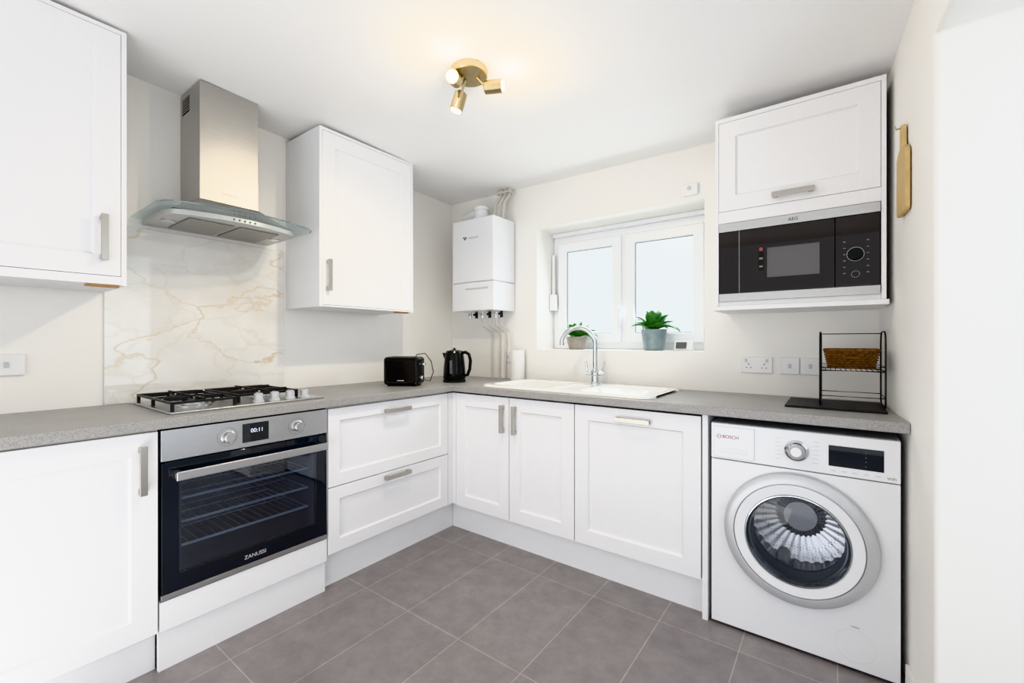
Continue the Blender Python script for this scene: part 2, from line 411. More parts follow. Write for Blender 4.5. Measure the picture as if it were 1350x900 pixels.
# ------------------------------------------------------------------ cabinets
def carcass(M, u0, u1, d0, d1, w0, w1, t=0.017, top=True):
    g = G()
    g.box(M, u0, u0 + t, d0, d1, w0, w1).box(M, u1 - t, u1, d0, d1, w0, w1)
    g.box(M, u0 + t, u1 - t, d0, d1, w0, w0 + t).box(M, u0 + t, u1 - t, d0, d0 + 0.008, w0 + t, w1)
    if top: g.box(M, u0 + t, u1 - t, d0 + 0.008, d1, w1 - t, w1)
    return g
def loc(M, u, d, w): return Vector(M(u, d, w))
L0, L1, L2, L3 = -2.80, -2.115, -1.462, -0.645
c = thing('base_cabinet', 'white shaker base cabinet with one door', 'cabinet', loc(ML, (L0 + L1) / 2, 0.3, 0.15))
part(c, 'body', carcass(ML, L0, L1 - 0.001, 0.003, 0.579, 0.15, 0.891), M_carc)
d = part(c, 'door', G().shaker(ML, L0, L1 - 0.004, 0.152, 0.884, 0.581), M_cab, 0.0015)
part(d, 'handle', G().handle(ML, L1 - 0.05, 0.755, 0.601, 0.165), M_nickel, 0.0015)
c = thing('oven_housing', 'white cabinet housing the built-in oven', 'cabinet', loc(ML, (L1 + L2) / 2, 0.3, 0.15))
g = carcass(ML, L1, L2, 0.003, 0.579, 0.15, 0.258, top=False)
part(c, 'body', g, M_carc)
part(c, 'filler_panel', G().box(ML, L1 + 0.001, L2 - 0.003, 0.581, 0.600, 0.150, 0.258), M_cab, 0.0015)
c = thing('drawer_cabinet', 'white shaker cabinet with two deep drawers', 'cabinet', loc(ML, (L2 + L3) / 2, 0.3, 0.17))
part(c, 'body', carcass(ML, L2 + 0.001, L3, 0.003, 0.579, 0.172, 0.891), M_carc)
for z0, z1, hz in ((0.174, 0.495, 0.468), (0.499, 0.882, 0.832)):
    d = part(c, 'drawer', G().shaker(ML, L2 + 0.003, L3 - 0.002, z0, z1, 0.581, st=0.062), M_cab, 0.0015)
    part(d, 'handle', G().handle(ML, -1.05, hz, 0.601, 0.165, False), M_nickel, 0.0015)
c = thing('sink_cabinet', 'white shaker corner base cabinet with two doors', 'cabinet', loc(MB, 1.05, 0.3, 0.16))
g = G().box(MB, 0.62, 0.637, 0.003, 0.579, 0.165, 0.70).box(MB, 1.46, 1.477, 0.003, 0.579, 0.165, 0.70).box(MB, 0.637, 1.46, 0.003, 0.579, 0.165, 0.182)
part(c, 'body', g, M_carc)
part(c, 'corner_post', G().prism([(0.581, -0.643, 0.172), (0.599, -0.643, 0.172), (0.599, -0.599, 0.172), (0.626, -0.599, 0.172), (0.626, -0.581, 0.172), (0.581, -0.581, 0.172)], (0, 0, 0.71)), M_cab)
for a, b, hx in ((0.629, 1.049, 1.008), (1.053, 1.476, 1.096)):
    d = part(c, 'door', G().shaker(MB, a, b, 0.167, 0.882, 0.581), M_cab, 0.0015)
    part(d, 'handle', G().handle(MB, hx, 0.757, 0.601, 0.155), M_nickel, 0.0015)
c = thing('integrated_appliance_cabinet', 'white shaker front with single wide door', 'cabinet', loc(MB, 1.79, 0.3, 0.16))
part(c, 'body', carcass(MB, 1.4785, 2.1, 0.003, 0.579, 0.165, 0.70), M_carc)
d = part(c, 'door', G().shaker(MB, 1.481, 2.101, 0.167, 0.882, 0.581), M_cab, 0.0015)
part(d, 'handle', G().handle(MB, 1.795, 0.832, 0.601, 0.165, False), M_nickel, 0.0015)
solo('end_panel', 'white upright end panel beside the washing machine', 'panel', G().box(MB, 2.107, 2.130, 0.003, 0.603, 0.0, 0.892), M_cab, (2.118, -0.3, 0), 0.001)
solo('plinth', 'white plinth under the base cabinet', 'plinth', G().box(ML, L0, L1, 0.535, 0.552, 0.0, 0.149), M_cab, (0.545, -2.45, 0), 0.001)
solo('plinth', 'white plinth board under the oven', 'plinth', G().box(ML, L1 + 0.001, L2 - 0.004, 0.567, 0.585, 0.0, 0.149), M_cab, (0.575, -1.8, 0), 0.001)
solo('plinth', 'white plinth under the drawer cabinet', 'plinth', G().box(ML, L2, -0.552, 0.535, 0.552, 0.0, 0.170), M_cab, (0.545, -1, 0), 0.001)
solo('plinth', 'white plinth under the sink cabinets', 'plinth', G().box(MB, 0.553, 2.105, 0.535, 0.552, 0.0, 0.164), M_cab, (1.3, -0.545, 0), 0.001)

def wallcab(M, u0, u1, w0, w1, dd, hu, hz, label, dz=0.02):
    c = thing('wall_cabinet', label, 'cabinet', loc(M, (u0 + u1) / 2, 0.18, w0))
    g = G().box(M, u0, u0 + 0.016, 0.002, dd, w0, w1).box(M, u1 - 0.016, u1, 0.002, dd, w0, w1)
    g.box(M, u0 + 0.016, u1 - 0.016, 0.002, dd, w1 - 0.016, w1).box(M, u0 + 0.016, u1 - 0.016, 0.002, 0.01, w0 + 0.01, w1 - 0.016)
    part(c, 'body', g, M_cab, 0.0008)
    part(c, 'underside', G().box(M, u0 + 0.0165, u1 - 0.0165, 0.0105, dd - 0.0005, w0 + 0.002, w0 + dz - 0.002), M_cab)
    part(c, 'light_pelmet', G().box(M, u1 - 0.11, u1 - 0.0165, dd - 0.06, dd - 0.024, w0 - 0.006, w0 + 0.0018), M_oak)
    d = part(c, 'door', G().shaker(M, u0 + 0.0172, u1 - 0.0172, w0 + dz, w1 - 0.0172, dd - 0.0205), M_cab, 0.0012)
    part(d, 'handle', G().handle(M, hu, hz, dd - 0.0005, 0.165), M_nickel, 0.0015)
    return c
wallcab(ML, -2.80, -2.155, 1.425, 2.405, 0.362, -2.222, 1.60, 'white shaker wall cabinet beside the extractor hood', 0.035)
wallcab(ML, -1.367, -0.726, 1.398, 2.366, 0.362, -1.318, 1.57, 'white shaker wall cabinet above the toaster', 0.012)
c = thing('microwave_cabinet', 'white shaker wall cabinet with open niche below', 'cabinet', loc(MB, 2.42, 0.18, 1.36))
g = G().box(MB, 2.109, 2.124, 0.002, 0.352, 1.379, 2.272).box(MB, 2.721, 2.737, 0.002, 0.352, 1.379, 2.272)
g.box(MB, 2.124, 2.721, 0.002, 0.352, 2.252, 2.272).box(MB, 2.124, 2.721, 0.002, 0.350, 1.772, 1.8275)
part(c, 'body', g, M_cab, 0.0008)
part(c, 'shelf', G().box(MB, 2.100, 2.745, 0.002, 0.362, 1.358, 1.378), M_cab, 0.001)
part(c, 'rail', G().box(MB, 2.1245, 2.7205, 0.32, 0.346, 1.379, 1.409), M_cab)
d = part(c, 'door', G().shaker(MB, 2.1252, 2.7198, 1.829, 2.2508, 0.3315, st=0.07), M_cab, 0.0012)
part(d, 'handle', G().handle(MB, 2.424, 1.864, 0.3515, 0.15, False), M_nickel, 0.0015)

# ------------------------------------------------------------------ microwave
c = thing('microwave', 'built-in stainless steel and black glass microwave', 'microwave', loc(MB, 2.42, 0.18, 1.400))
a, b, z0, z1 = 2.1265, 2.7185, 1.400, 1.769
part(c, 'body', G().box(MB, a + 0.005, b - 0.005, 0.02, 0.315, z0 + 0.012, z1 - 0.005), M_dark)
part(c, 'steel_trim', G().box(MB, a, b, 0.349, 0.358, z1 - 0.040, z1), M_steel, 0.001)
part(c, 'steel_trim', G().box(MB, a, b, 0.349, 0.358, z0, z0 + 0.036), M_steeld, 0.001)
part(c, 'brand_lettering', G().text(MB, 'AEG', 2.425, z1 - 0.028, 0.3582, 0.020), M_dark)
zz0, zz1 = z0 + 0.037, z1 - 0.041
d = part(c, 'door', G().slab(lambda u, v, w: (u, -w, v), [a + 0.001, 2.325, 2.52, 2.572], [zz0, 1.50, 1.635, zz1], {(1, 1)}, 0.335, 0.354), M_mwb, 0.001)
part(d, 'window', G().box(MB, 2.325, 2.52, 0.345, 0.351, 1.50, 1.635), M_mwg)
part(d, 'cavity_screen', G().box(MB, 2.32, 2.525, 0.332, 0.334, 1.495, 1.64), M_silver)  # screen kept pale to stand in for the reflection in the door window
part(d, 'door_edge', G().box(MB, a + 0.085, a + 0.088, 0.354, 0.3552, zz0, zz1), M_mgrey)
part(d, 'sticker', G().box(MB, 2.292, 2.312, 0.3545, 0.3552, 1.535, 1.64), M_dark)
for sz0, sz1 in ((1.622, 1.638), (1.584, 1.592), (1.548, 1.555)):
    part(d, 'sticker_text', G().box(MB, 2.295, 2.309, 0.3553, 0.3556, sz0, sz1), M_mgrey if sz0 < 1.6 else M_dred)
part(c, 'control_panel', G().box(MB, 2.574, b - 0.001, 0.335, 0.354, zz0, zz1), M_mwb, 0.001)
part(c, 'dial', G().lathe([(0, 0), (0.025, 0), (0.027, 0.004), (0.024, 0.018), (0, 0.018)], MB(2.640, 0.354, 1.568), (0, -1, 0)), M_black)
part(c, 'dial_ring', G().lathe([(0.0275, 0), (0.0285, 0), (0.0285, 0.002), (0.0275, 0.002), (0.0275, 0)], MB(2.640, 0.354, 1.568), (0, -1, 0)), M_steel)
part(c, 'push_button', G().lathe([(0.0125, 0), (0.014, 0), (0.014, 0.001), (0.0125, 0.001), (0.0125, 0)], MB(2.640, 0.354, 1.486), (0, -1, 0)), M_mgrey)
for i in range(6):
    for u in (2.600, 2.676):
        part(c, 'touch_key', G().box(MB, u, u + 0.008, 0.354, 0.3545, 1.490 + i * 0.026, 1.493 + i * 0.026), M_mgrey)

# ------------------------------------------------------------------ oven
c = thing('oven', 'built-in stainless steel electric oven with black glass door', 'oven', loc(ML, (L1 + L2) / 2, 0.3, 0.262))
a, b = L1 + 0.004, L2 - 0.004
g = G()
ca, cb, cz0, cz1 = a + 0.07, b - 0.07, 0.345, 0.70
g.box(ML, a + 0.02, ca, 0.02, 0.575, 0.263, 0.885).box(ML, cb, b - 0.02, 0.02, 0.575, 0.263, 0.885)
g.box(ML, ca, cb, 0.02, 0.575, 0.263, cz0).box(ML, ca, cb, 0.02, 0.575, cz1, 0.885).box(ML, ca, cb, 0.02, 0.14, cz0, cz1)
part(c, 'body', g, M_cavity)
for z in (0.43, 0.52, 0.61):
    g = G()
    g.tube([ML(ca + 0.005, 0.16, z), ML(cb - 0.005, 0.16, z), ML(cb - 0.005, 0.56, z), ML(ca + 0.005, 0.56, z)], 0.0055, 6, True)
    for i in range(1, 16):
        u = ca + (cb - ca) * i / 16; g.tube([ML(u, 0.16, z), ML(u, 0.56, z)], 0.0011, 5)
    g.tube([ML(ca + 0.005, 0.35, z), ML(cb - 0.005, 0.35, z)], 0.0025, 6)
    part(c, 'shelf_rack', g, M_rackst)
part(c, 'control_panel', G().box(ML, a, b, 0.578, 0.604, 0.770, 0.885), M_steel, 0.002)
yc = (a + b) / 2
part(c, 'display', G().box(ML, yc - 0.052, yc + 0.052, 0.604, 0.6055, 0.790, 0.868), M_bglass, 0.0005)
part(c, 'display_digits', G().text(ML, '00:11', yc + 0.005, 0.829, 0.6056, 0.023), M_digit)
for yk in (-1.895, -1.615):
    k = part(c, 'knob', G().lathe([(0, 0), (0.027, 0), (0.027, 0.006), (0.021, 0.009), (0.020, 0.03), (0.017, 0.033), (0, 0.033)], ML(yk, 0.604, 0.826), (1, 0, 0)).box(ML, yk - 0.004, yk + 0.004, 0.63, 0.641, 0.806, 0.846), M_steel)
    part(c, 'knob_marking', G().lathe([(0.036, 0), (0.037, 0), (0.037, 0.0005), (0.036, 0.0005), (0.036, 0)], ML(yk, 0.604, 0.826), (1, 0, 0)), M_grey)
d = part(c, 'door', G().slab(lambda u, v, w: (w, u, v), [a + 0.002, a + 0.055, b - 0.055, b - 0.002], [0.283, 0.345, 0.700, 0.764], {(1, 1)}, 0.580, 0.602), M_bglass, 0.001)
part(d, 'glass', G().box(ML, a + 0.055, b - 0.055, 0.597, 0.6015, 0.345, 0.700), M_ovg)
part(d, 'trim', G().box(ML, a, b, 0.580, 0.606, 0.264, 0.2825), M_steel, 0.001)
part(d, 'side_trim', G().box(ML, b - 0.0015, b + 0.002, 0.58, 0.604, 0.284, 0.766), M_steel, 0.001)
h = part(d, 'handle', G().box(ML, a + 0.035, b - 0.02, 0.636, 0.650, 0.700, 0.733).box(ML, a + 0.035, a + 0.06, 0.602, 0.637, 0.705, 0.728).box(ML, b - 0.045, b - 0.02, 0.602, 0.637, 0.705, 0.728), M_steel, 0.003)
part(d, 'brand_lettering', G().text(ML, 'ZANUSSI', yc - 0.0, 0.304, 0.6022, 0.022, ext=0.0001), M_lgrey)

# ------------------------------------------------------------------ hob
hz = WT1 + 0.0005
c = thing('gas_hob', 'stainless steel four burner gas hob with black grates', 'hob', (0.30, -1.765, hz))
part(c, 'base_plate', G().box(ML, -2.072, -1.452, 0.06, 0.555, hz, hz + 0.008), M_steel, 0.003)
burn = [(-1.945, 0.17, 0.036), (-1.945, 0.40, 0.050), (-1.665, 0.17, 0.046), (-1.665, 0.355, 0.028)]
for u, d_, r in burn:
    b_ = part(c, 'burner', G().lathe([(0, 0), (r + 0.012, 0), (r + 0.012, 0.006), (r, 0.010), (r, 0.020), (0, 0.020)], (d_, u, hz + 0.008)), M_steel)
    part(b_, 'burner_cap', G().lathe([(0, 0.020), (r * 0.86, 0.020), (r * 0.84, 0.027), (r * 0.5, 0.029), (0, 0.029)], (d_, u, hz + 0.008)), M_iron)
for uc, hw_, d0, d1, dcs in ((-1.945, 0.115, 0.072, 0.525, (0.17, 0.40)), (-1.665, 0.135, 0.072, 0.455, (0.17, 0.355))):
    g = G(); zb, zt = hz + 0.034, hz + 0.044; w_ = 0.009
    u0, u1 = uc - hw_, uc + hw_; dm_ = (dcs[0] + dcs[1]) / 2
    g.box(ML, u0, u0 + w_, d0, d1, zb, zt).box(ML, u1 - w_, u1, d0, d1, zb, zt)
    g.box(ML, u0 + w_, u1 - w_, d0, d0 + w_, zb, zt).box(ML, u0 + w_, u1 - w_, d1 - w_, d1, zb, zt)
    g.box(ML, u0 + w_, u1 - w_, dm_ - 0.004, dm_ + 0.004, zb, zt)
    for dc in dcs:
        lo_ = (d0 + w_) if dc < dm_ else dm_ + 0.004; hi_ = dm_ - 0.004 if dc < dm_ else d1 - w_
        g.box(ML, u0 + w_, uc - 0.022, dc - 0.004, dc + 0.004, zb, zt + 0.007).box(ML, uc + 0.022, u1 - w_, dc - 0.004, dc + 0.004, zb, zt + 0.007)
        g.box(ML, uc - 0.004, uc + 0.004, dc + 0.022, hi_, zb, zt + 0.007).box(ML, uc - 0.004, uc + 0.004, lo_, dc - 0.022, zb, zt + 0.007)
    for uu in (u0, u1 - 0.012):
        for dd in (d0, dm_ - 0.006, d1 - 0.012): g.box(ML, uu, uu + 0.012, dd, dd + 0.012, hz + 0.008, zb)
    part(c, 'grate', g, M_iron, 0.002)
for i in range(4):
    uu = -1.735 + i * 0.070; dd = 0.505
    part(c, 'knob', G().lathe([(0, 0), (0.024, 0), (0.024, 0.005), (0.019, 0.008), (0.018, 0.036), (0.016, 0.038), (0, 0.038)], (dd, uu, hz + 0.008)).box(MI, dd - 0.018, dd + 0.018, uu - 0.003, uu + 0.003, hz + 0.044, hz + 0.050), M_silver)
solo('splashback', 'white marble effect splashback with gold veins', 'splashback', G().box(ML, -2.155, -1.384, 0.001, 0.009, WT1 + 0.0005, 1.730), M_marble, (0.005, -1.77, WT1), 0.001)

# ------------------------------------------------------------------ hood
c = thing('extractor_hood', 'stainless steel chimney extractor hood with curved glass canopy', 'extractor hood', loc(ML, -1.752, 0.2, 1.745))
def bow(u, k, half, base, bul): 
    return base + bul * (1 - ((u - k) / half) ** 2)
hc = -1.752; N_ = 24
def bowplate(g, half, base, bul, z0, z1, d0=0.012, corner=0.05):
    pts = [ML(hc - half, d0, z0)]
    for i in range(N_ + 1):
        u = hc - half + 2 * half * i / N_
        e = half - abs(u - hc); cc = 0
        if e < corner: cc = corner - math.sqrt(max(0, corner ** 2 - (corner - e) ** 2))
        pts.append(ML(u, bow(u, hc, half, base, bul) - cc, z0))
    pts.append(ML(hc + half, d0, z0))
    g.prism(pts, (0, 0, z1 - z0)); return g
HZ = -0.012
part(c, 'glass_canopy', bowplate(G(), 0.318, 0.435, 0.085, 1.781 + HZ, 1.787 + HZ), M_hoodg, 0)
part(c, 'canopy_edge', G().tube([ML(u, bow(u, hc, 0.318, 0.435, 0.085) + 0.002 - (0 if abs(u - hc) < 0.268 else 0.05 - math.sqrt(max(0, 0.05 ** 2 - (abs(u - hc) - 0.268) ** 2))), 1.784 + HZ) for u in [hc - 0.318 + 0.636 * i / 36 for i in range(37)]], 0.003, 6), M_gedge)
part(c, 'body', bowplate(G(), 0.275, 0.34, 0.07, 1.758 + HZ, 1.7805 + HZ), M_steelb, 0.002)
lo = [ML(hc - 0.25, 0.012, 1.7875 + HZ), ML(hc + 0.25, 0.012, 1.7875 + HZ), ML(hc + 0.25, 0.34, 1.7875 + HZ), ML(hc - 0.25, 0.34, 1.7875 + HZ)]
hi = [ML(hc - 0.127, 0.012, 1.862), ML(hc + 0.127, 0.012, 1.862), ML(hc + 0.127, 0.252, 1.862), ML(hc - 0.127, 0.252, 1.862)]
part(c, 'tapered_cover', G().hexa(lo, hi), M_steelv, 0.002)
part(c, 'chimney', G().box(ML, hc - 0.125, hc + 0.125, 0.002, 0.25, 1.8625, 2.402), M_steelv, 0.0015)
part(c, 'vent_grille', G().box(MI, 0.03, 0.12, hc - 0.1258, hc - 0.1252, 2.30, 2.375), M_dark)
for i in range(6):
    part(c, 'grille_bar', G().box(MI, 0.028, 0.122, hc - 0.127, hc - 0.1259, 2.307 + i * 0.0115, 2.311 + i * 0.0115), M_steelv)
part(c, 'brand_lettering', G().text(ML, 'ZANUSSI', hc - 0.0, 1.900, 0.2505, 0.018), M_dark)
for k in (-1, 1):
    part(c, 'grease_filter', G().box(ML, hc + (0.01 if k > 0 else -0.19), hc + (0.19 if k > 0 else -0.01), 0.06, 0.33, 1.752 + HZ, 1.7575 + HZ), M_mesh, 0.002)
    part(c, 'hood_lamp', G().lathe([(0, 0), (0.027, 0), (0.027, 0.004), (0, 0.004)], ML(hc + k * 0.228, 0.2, 1.754 + HZ)), M_chrome)
for i in range(5):
    u = hc + (i - 2) * 0.022
    part(c, 'button', G().lathe([(0, 0), (0.004, 0), (0.004, 0.003), (0, 0.003)], ML(u, bow(u, hc, 0.275, 0.34, 0.07), 1.769 + HZ), (1, 0, 0), 12), M_grey)

# ------------------------------------------------------------------ sink
def sdr(x, y, cx, cy, hx, hy, r):
    qx = abs(x - cx) - hx + r; qy = abs(y - cy) - hy + r
    return math.hypot(max(qx, 0), max(qy, 0)) + min(max(qx, qy), 0) - r
def sst(a, b, x):
    t = min(1, max(0, (x - a) / (b - a))); return t * t * (3 - 2 * t)
g = G(); nx, ny = 210, 100
cx, cy, hx, hy, rr = (SX0 + SX1) / 2, (SY0 + SY1) / 2, (SX1 - SX0) / 2, (SY1 - SY0) / 2, 0.06
grid = []
for i in range(nx + 1):
    row = []
    for j in range(ny + 1):
        x = SX0 + (SX1 - SX0) * i / nx; y = SY0 + (SY1 - SY0) * j / ny
        s_ = sdr(x, y, cx, cy, hx, hy, rr)
        if s_ > 0:
            qx = cx + math.copysign(hx - rr, x - cx); qy = cy + math.copysign(hy - rr, y - cy)
            v = Vector((x - qx, y - qy)); v = v.normalized() * rr; x2, y2 = qx + v.x, qy + v.y
        else: x2, y2 = x, y
        e = min(0, s_)
        z = WT1 + 0.001 + 0.013 * math.sqrt(max(0, 1 - max(0, 1 + e / 0.012) ** 2))
        b1 = sdr(x, y, 1.045, cy - 0.005, 0.205, 0.205, 0.09)
        z -= 0.175 * sst(0.0, 0.03, -b1)
        b2 = sdr(x, y, 1.345, cy - 0.055, 0.065, 0.15, 0.05)
        z -= 0.11 * sst(0.0, 0.025, -b2)
        b3 = sdr(x, y, 1.645, cy, 0.20, 0.21, 0.06)
        k = sst(0, 0.02, -b3)
        z -= k * (0.007 - 0.0025 * math.cos(2 * math.pi * (y - cy) / 0.045))
        row.append((g.bm.verts.new((x2, y2, z)), s_))
    grid.append(row)
for i in range(nx):
    for j in range(ny):
        q = [grid[i][j], grid[i + 1][j], grid[i + 1][j + 1], grid[i][j + 1]]
        if all(s_ > 1e-6 for _, s_ in q): continue
        g.bm.faces.new([v for v, _ in q])
for v in [v for v in g.bm.verts if not v.link_faces]: g.bm.verts.remove(v)
c = thing('sink', 'white ceramic one and a half bowl sink with drainer', 'sink', (cx, cy, WT1))
part(c, 'basin', g, M_ceramic, ang=80)
part(c, 'drain', G().lathe([(0, 0), (0.04, 0), (0.04, 0.003), (0, 0.004)], (1.045, cy, WT1 + 0.014 - 0.174)), M_chrome)
tx, ty, tz = 1.365, -0.120, WT1 + 0.0145
c = thing('mixer_tap', 'chrome swan neck mixer tap with two levers', 'tap', (tx, ty, tz))
part(c, 'base', G().lathe([(0, 0), (0.029, 0), (0.029, 0.006), (0.024, 0.012), (0.022, 0.05), (0.026, 0.055), (0.026, 0.078), (0.019, 0.088), (0.015, 0.10), (0, 0.10)], (tx, ty, tz)), M_chrome)
dirv = Vector((-0.9, -0.43, 0)).normalized(); R_ = 0.105; pts = [Vector((tx, ty, tz + 0.09)), Vector((tx, ty, tz + 0.16)), Vector((tx, ty, tz + 0.245))]
for i in range(1, 17):
    t = math.pi * 0.93 * i / 16
    pts.append(Vector((tx, ty, tz + 0.245)) + dirv * (R_ - R_ * math.cos(t)) + Vector((0, 0, R_ * math.sin(t))))
pts.append(pts[-1] + Vector((0, 0, -0.03)))
part(c, 'spout', G().tube(pts, 0.0145, 14), M_chrome)
for k in (-1, 1):
    sd = Vector((0.95, 0.3, 0)).normalized() * k; p = Vector((tx, ty, tz + 0.065))
    part(c, 'lever', G().cyl(p + sd * 0.015, p + sd * 0.055, 0.015).tube([p + sd * 0.046 + Vector((0, 0, 0.008)), p + sd * 0.052 + Vector((0, 0, 0.045)), p + sd * 0.058 + Vector((0, 0, 0.075))], 0.0065, 8), M_chrome)

# ------------------------------------------------------------------ washing machine
c = thing('washing_machine', 'white front loading washing machine with silver door ring', 'washing machine', loc(MB, 2.45, 0.3, 0.0))
a, b, z0, z1 = 2.143, 2.757, 0.012, 0.862; dc, dz, hr = 2.45, 0.443, 0.185; dF = 0.598
g = G()
g.box(MB, a, a + 0.01, 0.03, dF - 0.012, z0, z1).box(MB, b - 0.01, b, 0.03, dF - 0.012, z0, z1).box(MB, a + 0.01, b - 0.01, 0.03, dF - 0.012, z1 - 0.01, z1).box(MB, a + 0.01, b - 0.01, 0.03, 0.04, z0, z1 - 0.01).box(MB, a + 0.01, b - 0.01, 0.04, dF - 0.012, z0, z0 + 0.01)
part(c, 'body', g, M_enamel, 0.002)
zt = 0.708
angs = sorted(set([2 * math.pi * i / 72 for i in range(72)] + [math.atan2(y - dz, x - dc) % (2 * math.pi) for x in (a, b) for y in (z0, zt)]))
g = G(); inn = []; outr = []; inb = []; outb = []
for t in angs:
    cx_, sy_ = math.cos(t), math.sin(t)
    k = min([((b if cx_ > 0 else a) - dc) / cx_ if abs(cx_) > 1e-9 else 9, ((zt if sy_ > 0 else z0) - dz) / sy_ if abs(sy_) > 1e-9 else 9])
    inn.append(g.bm.verts.new(MB(dc + hr * cx_, dF, dz + hr * sy_))); outr.append(g.bm.verts.new(MB(dc + k * cx_, dF, dz + k * sy_)))
    inb.append(g.bm.verts.new(MB(dc + hr * cx_, dF - 0.01, dz + hr * sy_))); outb.append(g.bm.verts.new(MB(dc + k * cx_, dF - 0.01, dz + k * sy_)))
n = len(angs)
for i in range(n):
    j = (i + 1) % n
    for A, B in ((inn, outr), (outr, outb), (outb, inb), (inb, inn)): g.bm.faces.new([A[i], A[j], B[j], B[i]])
part(c, 'front_panel', g, M_enamel, 0.003)
part(c, 'control_panel', G().box(MB, a, b, dF - 0.01, dF + 0.004, zt + 0.003, z1), M_enamel, 0.004)
dr = part(c, 'detergent_drawer', G().box(MB, a + 0.012, a + 0.165, dF + 0.004, dF + 0.010, zt + 0.012, z1 - 0.012), M_enamel, 0.003)
part(dr, 'drawer_grip', G().box(MB, a + 0.04, a + 0.14, dF + 0.0101, dF + 0.012, zt + 0.035, zt + 0.052), M_silver, 0.002)
part(dr, 'brand_lettering', G().text(MB, 'BOSCH', a + 0.046, 0.802, dF + 0.0101, 0.019, 'LEFT', ext=0.0002, off=0.0003), M_dred)
part(dr, 'brand_emblem', G().lathe([(0.0076, 0), (0.0094, 0), (0.0094, 0.0005), (0.0076, 0.0005), (0.0076, 0)], MB(a + 0.033, dF + 0.0101, 0.808), (0, -1, 0)).box(MB, a + 0.0250, a + 0.0410, dF + 0.0101, dF + 0.0106, 0.8072, 0.8088), M_grey)
k = part(c, 'programme_knob', G().lathe([(0, 0), (0.040, 0), (0.040, 0.004), (0.032, 0.008), (0.029, 0.028), (0.026, 0.031), (0, 0.031)], MB(2.452, dF + 0.004, 0.785), (0, -1, 0), 40), M_chrome)
part(k, 'knob_cap', G().lathe([(0, 0.0312), (0.018, 0.0312), (0.018, 0.033), (0, 0.033)], MB(2.452, dF + 0.004, 0.785), (0, -1, 0)), M_white)
for i in range(6):
    for sx_ in (-1, 1):
        u = 2.452 + sx_ * 0.062
        part(c, 'programme_mark', G().box(MB, u - 0.010, u + 0.010, dF + 0.004, dF + 0.0045, 0.745 + i * 0.016, 0.747 + i * 0.016), M_lgrey)
part(c, 'display', G().box(MB, 2.553, 2.712, dF + 0.004, dF + 0.0052, 0.745, 0.822), M_bglass, 0.0005)
for i in range(4):
    part(c, 'display_symbol', G().box(MB, 2.66, 2.664, dF + 0.0052, dF + 0.0055, 0.756 + i * 0.016, 0.760 + i * 0.016), M_grey)
for i in range(5):
    part(c, 'touch_key', G().box(MB, 2.56 + i * 0.032, 2.575 + i * 0.032, dF + 0.004, dF + 0.0045, 0.727, 0.730), M_lgrey)
part(c, 'wireless_lettering', G().text(MB, 'WiFi', 2.733, 0.722, dF + 0.004, 0.013), M_grey)
d = part(c, 'door', G().lathe([(0.200, 0), (0.213, 0.03), (0.210, 0.036), (0.175, 0.034), (0.168, 0.022), (0.166, 0.0)], MB(dc, dF, dz), (0, -1, 0), 72), M_enamel)
part(d, 'outer_ring', G().lathe([(0.253, 0.0005), (0.255, 0.010), (0.250, 0.026), (0.236, 0.034), (0.215, 0.034), (0.209, 0.0005), (0.253, 0.0005)], MB(dc, dF, dz), (0, -1, 0), 72), M_silver)
part(d, 'inner_ring', G().lathe([(0.165, 0.0), (0.1725, 0.0365), (0.169, 0.037), (0.161, 0.024), (0.159, 0.0), (0.165, 0.0)], MB(dc, dF, dz), (0, -1, 0), 72), M_chrome)
part(d, 'glass_bowl', G().lathe([(0.160, 0.018), (0.154, 0.0), (0.146, -0.03), (0.134, -0.055), (0.114, -0.073), (0.085, -0.082), (0.05, -0.086), (0, -0.088)], MB(dc, dF, dz), (0, -1, 0), 96), M_wmg, ang=80)
part(d, 'window', G().lathe([(0.162, 0.022), (0.12, 0.030), (0.06, 0.035), (0, 0.036)], MB(dc, dF, dz), (0, -1, 0), 64), M_wmg, ang=80)
part(c, 'door_seal', G().lathe([(0.184, -0.012), (0.178, -0.03), (0.158, -0.05), (0.166, -0.058), (0.154, -0.066), (0.162, -0.074), (0.156, -0.085), (0.170, -0.09), (0.19, -0.03), (0.184, -0.012)], MB(dc, dF, dz), (0, -1, 0), 64), M_seal)
g = G().lathe([(0.165, -0.088), (0.185, -0.10), (0.19, -0.26), (0.15, -0.275), (0.09, -0.285), (0.06, -0.270)], MB(dc, dF, dz), (0, -1, 0), 128, rib=0.006)
dm = part(c, 'drum', g, M_drum, ang=30)
part(dm, 'drum_hub', G().lathe([(0, -0.262), (0.062, -0.262), (0.066, -0.285), (0, -0.285)], MB(dc, dF, dz), (0, -1, 0), 48), M_silver)
for i in range(3):
    t = 0.2 + i * 2 * math.pi / 3
    p0 = Vector((dc + 0.180 * math.cos(t), -(dF - 0.115), dz + 0.180 * math.sin(t))); p1 = p0 + Vector((0, 0.14, 0))
    part(dm, 'paddle', G().tube([p0, p1], 0.024, 10), M_silver)
part(c, 'filter_flap', G().lathe([(0.0587, 0), (0.0595, 0), (0.0595, 0.0003), (0.0587, 0.0003), (0.0587, 0)], MB(2.632, dF, 0.096), (0, -1, 0), 48), M_pgrey)
part(c, 'filter_flap_notch', G().box(MB, 2.620, 2.644, dF, dF + 0.0006, 0.164, 0.1665), M_mgrey)
for u in (a + 0.05, b - 0.05):
    for dd in (0.08, 0.54):
        part(c, 'foot', G().cyl(MB(u, dd, 0.0), MB(u, dd, 0.0115), 0.02), M_blackm)

